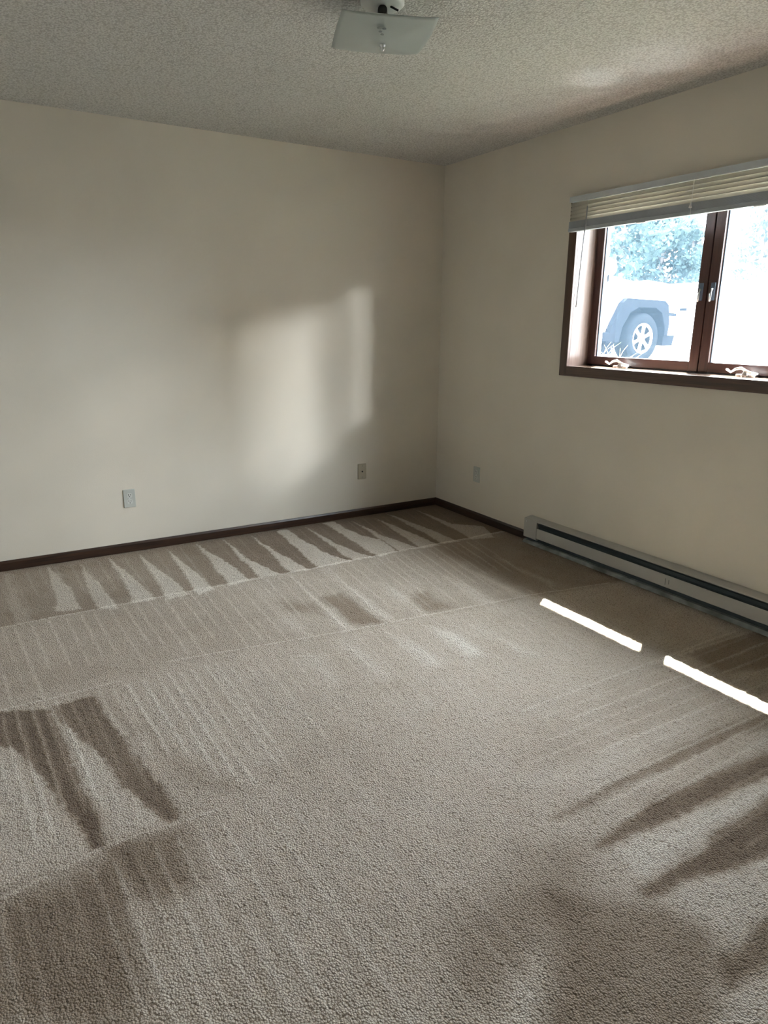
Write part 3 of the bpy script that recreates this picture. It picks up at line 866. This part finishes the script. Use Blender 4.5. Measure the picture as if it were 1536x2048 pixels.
for ax_, ay_, ar_ in ((-1.750, -2.040, 0.0085), (-1.734, -2.042, 0.007), (-1.738, -2.024, 0.006), (-1.724, -2.012, 0.006)):
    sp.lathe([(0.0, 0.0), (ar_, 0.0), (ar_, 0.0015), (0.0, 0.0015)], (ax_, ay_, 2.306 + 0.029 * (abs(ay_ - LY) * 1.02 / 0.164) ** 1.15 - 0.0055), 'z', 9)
obj('socket_mark', sp, M['heater_lip'], sh, label='socket showing dark through the glass, painted on the shade')
obj('finial', MB().lathe([(0.0, 2.310), (0.011, 2.308), (0.011, 2.303), (0.006, 2.300), (0.008, 2.294), (0.005, 2.288), (0.0, 2.286)], (LX, LY, 0), 'z', 16), M['metal'], cl, 0, True)

# ------------------------------------------------------------------ outside: house side, ground, eave
tag(obj('wall_outside', MB().box(0.15, 0.21, WY1 + 0.02, 12, 0, 2.62).box(0.15, 0.21, -14, WY0 - 0.02, 0, 2.62)
        .box(0.15, 0.21, WY0 - 0.02, WY1 + 0.02, 0, WZ0 - 0.02).box(0.15, 0.21, WY0 - 0.02, WY1 + 0.02, WZ1 + 0.02, 2.62), M['stucco']),
    'outer face of the house wall around the window', 'wall', kind='structure')
tag(obj('roof_eave', MB().prism([(0.15, 2.52), (0.648, 2.52), (0.648, 2.66), (-1.2, 3.25), (-1.2, 3.10), (0.15, 2.68)], 1, -14, 12), M['soffit']),
    'projecting roof eave above the window outside', 'eave', kind='structure')
tag(obj('ground', MB().box(0.21, 160, -120, 140, GZ - 0.3, GZ), M['ground']),
    'pale sunlit concrete drive outside the window', 'ground', kind='structure')
tag(obj('sky_block_wing', MB().box(0.21, 7.0, -7.3, -7.0, 0, 4.2), M['wing']),  # added out of view to keep low sky off the back wall
    'unseen brown wall added beside the drive to block low sky light', 'wall', kind='structure')
lw = MB()
n_ = 14
lw.quadgrid([[(0.21 + 1.9 * i / 6, -6.9 + 9 * j / n_, GZ + 0.004 + 0.05 * math.sin(i * 1.3) ** 2 * math.sin(j * 0.9) ** 2) for i in range(7)] for j in range(n_ + 1)])
tag(obj('lawn_strip', lw, M['lawn'], None, 0, True), 'narrow strip of dry lawn along the house wall', 'lawn', kind='structure')


def weed(loc, n, h, seed, label):
    r = random.Random(seed)
    m_ = MB()
    for k in range(n):
        a = r.uniform(0, 6.283)
        b = (loc[0] + r.uniform(-.12, .12), loc[1] + r.uniform(-.16, .16))
        hh = h * r.uniform(0.35, 1.0)
        ln = r.uniform(0.15, 0.75) * hh
        wd = r.uniform(0.0025, 0.005)
        rows = []
        for i in range(6):
            t_ = i / 5
            cx, cy = b[0] + math.cos(a) * ln * t_ ** 1.8, b[1] + math.sin(a) * ln * t_ ** 1.8
            cz = loc[2] + hh * (t_ - 0.25 * t_ ** 3)
            ww = wd * (1 - t_ * 0.9)
            rows.append([(cx - math.sin(a) * ww, cy + math.cos(a) * ww, cz), (cx + math.sin(a) * ww, cy - math.cos(a) * ww, cz)])
        m_.quadgrid(rows)
    return tag(obj('grass_clump', m_, M['weed'], None, 0, True, loc), label, 'grass', 'weeds outside the window')


weed((1.0, -0.75, GZ + 0.02), 60, 0.64, 3, 'tall dry grass clump outside, low in the left pane')
weed((1.5, -0.35, GZ + 0.02), 50, 0.52, 4, 'thin grass clump outside, behind the tall dry one')


# ------------------------------------------------------------------ white pickup parked on the drive
TX, TY = 6.53, 3.42          # front wheel on the near side
tk = thing('pickup_truck', (TX - 1.8, TY + 0.95, GZ), 'white pickup truck with black wheel arch parked outside the left pane', 'vehicle')
W2 = 1.95


def T(x, z):
    return (TX + x, GZ + z)


def arch(cx, r, n=9):
    return [(cx + r * math.cos(math.pi * k / n), 0.42 + r * math.sin(math.pi * k / n)) for k in range(n + 1)]


def prism_y(pts, y0, y1):
    """profile in x,z local to the front wheel, pushed across the car"""
    m_ = MB()
    k = len(pts)
    m_.v = [(TX + x, TY + y, GZ + z) for y in (y0, y1) for x, z in pts]
    m_.f = [tuple(range(k)), tuple(range(k, 2 * k))[::-1]] + [(i, (i + 1) % k, k + (i + 1) % k, k + i) for i in range(k)]
    return m_


low = [(0.93, 0.62), (0.95, 1.02), (0.88, 1.12), (-5.05, 1.12), (-5.05, 0.60)]
side = [(0.93, 0.55)] + [(0.93, 1.05)] + [(0.86, 1.16), (-5.05, 1.20), (-5.05, 0.58)] + [(-3.72 - 0.54 * math.cos(math.pi * k / 8), 0.46 + 0.54 * math.sin(math.pi * k / 8)) for k in range(9)] + \
       [(-0.62, 0.50), (-0.55, 0.80), (-0.42, 0.98), (0.40, 0.98), (0.50, 0.80), (0.52, 0.55)]
bd = obj('body', prism_y(side, 0.04, W2 - 0.04), M['car_white'], tk, 0.02)
obj('hood', prism_y([(0.86, 1.14), (0.84, 1.22), (0.55, 1.285), (0.10, 1.31), (-0.10, 1.27), (-0.32, 1.29), (-0.80, 1.36), (-0.80, 1.14)], 0.07, W2 - 0.07), M['car_white'], tk, 0.03)
cab = obj('cab', prism_y([(-0.80, 1.14), (-0.82, 1.36), (-1.42, 1.90), (-1.65, 1.95), (-2.95, 1.95), (-3.10, 1.88), (-3.20, 1.18)], 0.12, W2 - 0.12), M['car_white'], tk, 0.03)
obj('side_window', prism_y([(-1.02, 1.36), (-1.50, 1.82), (-2.85, 1.84), (-2.98, 1.36)], 0.108, 0.125), M['car_glass'], cab)
ws = MB()
ws.v = [(TX + x, TY + y, GZ + z) for x, z, y in ((-0.84, 1.41, 0.22), (-0.84, 1.41, W2 - 0.22), (-1.38, 1.895, W2 - 0.26), (-1.38, 1.895, 0.26), (-0.87, 1.40, 0.22), (-0.87, 1.40, W2 - 0.22), (-1.41, 1.885, W2 - 0.26), (-1.41, 1.885, 0.26))]
ws.f = [(0, 1, 2, 3), (7, 6, 5, 4), (0, 4, 5, 1), (1, 5, 6, 2), (2, 6, 7, 3), (3, 7, 4, 0)]
obj('windshield', ws, M['car_glass'], cab)
door = obj('door', prism_y([(-0.92, 0.56), (-0.90, 1.20), (-1.98, 1.22), (-2.02, 0.56)], 0.025, 0.045), M['car_white'], tk, 0.008)
obj('door_groove', prism_y([(-0.94, 0.76), (-0.94, 0.772), (-1.98, 0.772), (-1.98, 0.76)], 0.022, 0.03), M['lampglass'], door)
obj('door_groove', prism_y([(-0.94, 0.92), (-0.94, 0.93), (-1.98, 0.93), (-1.98, 0.92)], 0.022, 0.03), M['lampglass'], door)
obj('door_handle', prism_y([(-1.72, 1.06), (-1.72, 1.09), (-1.94, 1.09), (-1.94, 1.06)], 0.0, 0.03), M['car_black'], door, 0.006)
mr = obj('mirror', prism_y([(-0.98, 1.34), (-0.94, 1.40), (-0.96, 1.55), (-1.10, 1.56), (-1.12, 1.36)], -0.16, 0.04), M['car_white'], tk, 0.02)
obj('mirror_foot', prism_y([(-0.98, 1.24), (-0.98, 1.34), (-1.08, 1.34), (-1.08, 1.24)], -0.06, 0.12), M['car_black'], mr, 0.01)
# black arch flare: a wide squared-off ring standing proud of the body
outer = [(-0.92, 0.34), (-0.80, 0.62), (-0.60, 0.95), (-0.50, 1.02), (0.42, 1.00), (0.52, 0.93), (0.58, 0.62), (0.56, 0.44)]
inner = [(-0.62, 0.34), (-0.56, 0.58), (-0.40, 0.80), (-0.22, 0.88), (0.20, 0.88), (0.36, 0.80), (0.46, 0.58), (0.47, 0.44)]
fl = MB()
k = len(outer)
fl.v = [(TX + x, TY + y, GZ + z) for y in (-0.05, 0.36) for x, z in outer + inner]
for i in range(k - 1):
    fl.f += [(i, i + 1, k + i + 1, k + i), (2 * k + i, 3 * k + i, 3 * k + i + 1, 2 * k + i + 1), (i, 2 * k + i, 2 * k + i + 1, i + 1), (k + i, k + i + 1, 3 * k + i + 1, 3 * k + i)]
fl.f += [(0, k, 3 * k, 2 * k), (k - 1, 3 * k - 1, 4 * k - 1, 2 * k - 1)]
obj('wheel_arch', fl, M['car_black'], tk, 0.012)
obj('wheel_well', prism_y([(-0.60, 0.30), (-0.56, 0.82), (-0.40, 0.96), (0.38, 0.96), (0.50, 0.82), (0.50, 0.44)], 0.30, 0.34), M['car_black'], tk)
obj('running_board', prism_y([(-0.86, 0.36), (-0.86, 0.50), (-3.0, 0.50), (-3.0, 0.36)], -0.06, 0.20), M['car_black'], tk, 0.01)
obj('mud_flap', prism_y([(-0.66, 0.16), (-0.64, 0.56), (-0.84, 0.56), (-0.92, 0.16)], 0.02, 0.30), M['car_black'], tk, 0.01)
bp = obj('front_bumper', prism_y([(0.50, 0.36), (0.55, 0.66), (1.00, 0.66), (1.02, 0.44), (0.90, 0.36)], 0.0, W2), M['car_white'], tk, 0.03)
obj('air_dam', prism_y([(0.50, 0.28), (0.50, 0.45), (0.80, 0.45), (0.76, 0.28)], -0.006, W2 + 0.006), M['car_black'], bp, 0.01)
obj('headlamp', prism_y([(0.70, 0.92), (0.66, 1.02), (0.965, 1.02), (0.965, 0.92)], 0.02, 0.36), M['lampglass'], tk, 0.01)
obj('side_marker', prism_y([(0.66, 0.76), (0.62, 0.82), (0.84, 0.80), (0.84, 0.76)], 0.03, 0.05), M['car_black'], tk)


def wheel(cx, cy, sgn):
    c = (TX + cx, TY + cy, GZ + 0.40)
    w = 0.27 * sgn
    ty = obj('wheel', MB().lathe([(0.235, 0.0), (0.27, -0.012 * sgn), (0.33, -0.018 * sgn), (0.375, 0.0), (0.40, 0.03 * sgn), (0.405, w / 2), (0.40, w - 0.03 * sgn), (0.375, w), (0.24, w), (0.22, w / 2), (0.235, 0.0)], c, 'y', 40), M['tyre'], tk, 0, True)
    obj('barrel', MB().lathe([(0.195, 0.14 * sgn), (0.20, 0.05 * sgn), (0.212, 0.012 * sgn)], c, 'y', 32), M['car_black'], ty, 0, True)
    rim = MB().lathe([(0.208, 0.016 * sgn), (0.215, 0.004 * sgn), (0.240, -0.006 * sgn), (0.245, 0.01 * sgn), (0.235, 0.04 * sgn)], c, 'y', 40)
    rim.lathe([(0.0, -0.012 * sgn), (0.030, -0.012 * sgn), (0.050, 0.0), (0.054, 0.02 * sgn), (0.054, 0.06 * sgn)], c, 'y', 24)
    ri = obj('rim', rim, M['alloy'], ty, 0, True)
    for k_ in range(6):
        a_ = 2 * math.pi * k_ / 6 + 0.35
        m_ = MB()
        rows = []
        for r_, hw in ((0.045, 0.026), (0.10, 0.020), (0.16, 0.021), (0.222, 0.040)):
            row = []
            for s_, yy in ((-1, 0.03), (-0.8, -0.002), (0.8, -0.002), (1, 0.03)):
                row.append((c[0] + r_ * math.cos(a_) - s_ * hw * math.sin(a_), c[1] + (yy + 0.006) * sgn, c[2] + r_ * math.sin(a_) + s_ * hw * math.cos(a_)))
            rows.append(row)
        m_.quadgrid(rows)
        obj('spoke', m_, M['alloy'], ri, 0, False)
    obj('brake_disc', MB().lathe([(0.0, 0.10 * sgn), (0.19, 0.10 * sgn), (0.19, 0.12 * sgn), (0.0, 0.12 * sgn)], c, 'y', 28), M['car_black'], ty)


wheel(0.0, 0.0, 1)
wheel(-3.72, 0.02, 1)
wheel(0.0, W2, -1)
wheel(-3.72, W2 - 0.02, -1)


# ------------------------------------------------------------------ trees and house beyond
def tree(x, y, h, spread, seed, mat, label, n=2600, low_=0.18, leaf=0.22):
    t = thing('deciduous_tree', (x, y, GZ), label, 'tree', 'trees across the drive')
    r = np.random.default_rng(seed)
    tr = MB().tube([(x, y, GZ - 0.05), (x + 0.1, y, GZ + h * 0.25), (x - 0.05, y + 0.1, GZ + h * 0.55), (x, y, GZ + h * 0.85)], [0.24, 0.19, 0.12, 0.03], 9)
    nb = 9
    blobs = []
    for k_ in range(nb):
        a_ = k_ * 2.4 + seed
        f = k_ / (nb - 1)
        bz = GZ + h * (low_ + 0.12 + (0.85 - low_) * f)
        rr = spread * (0.55 + 0.25 * math.sin(k_ * 1.7 + seed)) * (1 - 0.45 * f)
        bx, by = x + rr * math.cos(a_), y + rr * math.sin(a_)
        blobs.append((bx, by, bz, spread * (0.62 - 0.18 * f)))
        tr.tube([(x, y, bz - h * 0.14), ((x + bx) / 2, (y + by) / 2, bz - h * 0.05), (bx, by, bz)], [0.07, 0.05, 0.02], 6)
    obj('trunk', tr, M['bark'], t, 0, True)
    per = n // nb
    P, Fa = [], []
    for bx, by, bz, br_ in blobs:
        d = r.normal(size=(per, 3))
        d /= np.linalg.norm(d, axis=1)[:, None]
        c = np.array([bx, by, bz]) + d * (br_ * r.random(per) ** 0.45)[:, None] * np.array([1, 1, 0.8])
        u = r.normal(size=(per, 3))
        u /= np.linalg.norm(u, axis=1)[:, None]
        v = np.cross(u, r.normal(size=(per, 3)))
        v /= np.linalg.norm(v, axis=1)[:, None]
        s = leaf * (0.6 + 0.8 * r.random(per))[:, None]
        n0 = len(P) * 0 + sum(len(q) for q in P)
        quad = np.stack([c - u * s, c + v * s * 0.6, c + u * s, c - v * s * 0.6], 1).reshape(-1, 3)
        P.append(quad)
        Fa.append(np.arange(per * 4).reshape(-1, 4) + n0)
    m_ = MB()
    m_.v = [tuple(q) for q in np.concatenate(P)]
    m_.f = [tuple(int(i) for i in q) for q in np.concatenate(Fa)]
    fo = obj('foliage', m_, mat, t)
    fo['kind'] = 'stuff'
    return t


tree(20.4, 16.0, 10.0, 2.3, 1, M['leaf'], 'dense blue-green tree behind the truck cab', 5200, 0.10, 0.13)
tree(26.2, 18.4, 5.7, 2.0, 2, M['leaf'], 'rounded tree directly above the truck hood', 4000, 0.10, 0.13)
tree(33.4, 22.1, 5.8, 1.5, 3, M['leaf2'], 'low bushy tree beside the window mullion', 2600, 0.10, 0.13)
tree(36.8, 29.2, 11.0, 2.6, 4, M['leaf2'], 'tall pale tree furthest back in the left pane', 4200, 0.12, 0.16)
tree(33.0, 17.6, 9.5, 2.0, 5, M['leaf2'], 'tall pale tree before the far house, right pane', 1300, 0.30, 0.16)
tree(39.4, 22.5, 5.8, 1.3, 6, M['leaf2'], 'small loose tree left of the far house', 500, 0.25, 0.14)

GX, GY = 19.0, 11.4
gg = thing('outbuilding', (GX, GY, GZ), 'low white outbuilding behind the truck, beside the mullion', 'building')
obj('wall', MB().box(GX - 1.2, GX + 1.2, GY - 2.1, GY + 2.3, GZ, GZ + 1.9), M['siding'], gg)
obj('roof', MB().prism([(GX - 1.35, GZ + 1.88), (GX + 1.35, GZ + 1.88), (GX + 1.35, GZ + 1.95), (GX, GZ + 2.02), (GX - 1.35, GZ + 1.95)], 1, GY - 2.25, GY + 2.45), M['siding'], gg)
for yy_, zz_ in ((GY - 0.15, 1.38), (GY - 0.35, 1.12)):
    fr_ = obj('vent', MB().box(GX - 1.23, GX - 1.19, yy_ - 0.32, yy_ + 0.32, GZ + zz_ - 0.07, GZ + zz_ + 0.07), M['siding'], gg)
    obj('vent_opening', MB().box(GX - 1.24, GX - 1.225, yy_ - 0.28, yy_ + 0.28, GZ + zz_ - 0.045, GZ + zz_ + 0.045), M['car_black'], fr_)

HXc, HYc = 47.0, 24.5
hs_ = thing('far_house', (HXc, HYc, GZ), 'pale far house with dark front windows, right pane', 'house')
obj('wall', MB().box(HXc - 4, HXc + 5, HYc - 9, HYc + 3.5, GZ, GZ + 3.6), M['siding'], hs_)
rf = MB().prism([(HXc - 4.6, GZ + 3.55), (HXc + 5.6, GZ + 3.55), (HXc + 0.5, GZ + 6.0)], 1, HYc - 9.4, HYc + 3.9)
obj('roof', rf, M['shingle'], hs_)
for k_ in range(6):
    yy = HYc + 2.4 - k_ * 1.15
    fr_ = obj('window', MB().box(HXc - 4.06, HXc - 3.99, yy - 0.5, yy + 0.5, GZ + 1.55, GZ + 2.75), M['siding'], hs_)
    obj('window_pane', MB().box(HXc - 4.08, HXc - 4.05, yy - 0.42, yy + 0.42, GZ + 1.63, GZ + 2.67), M['car_black'], fr_)
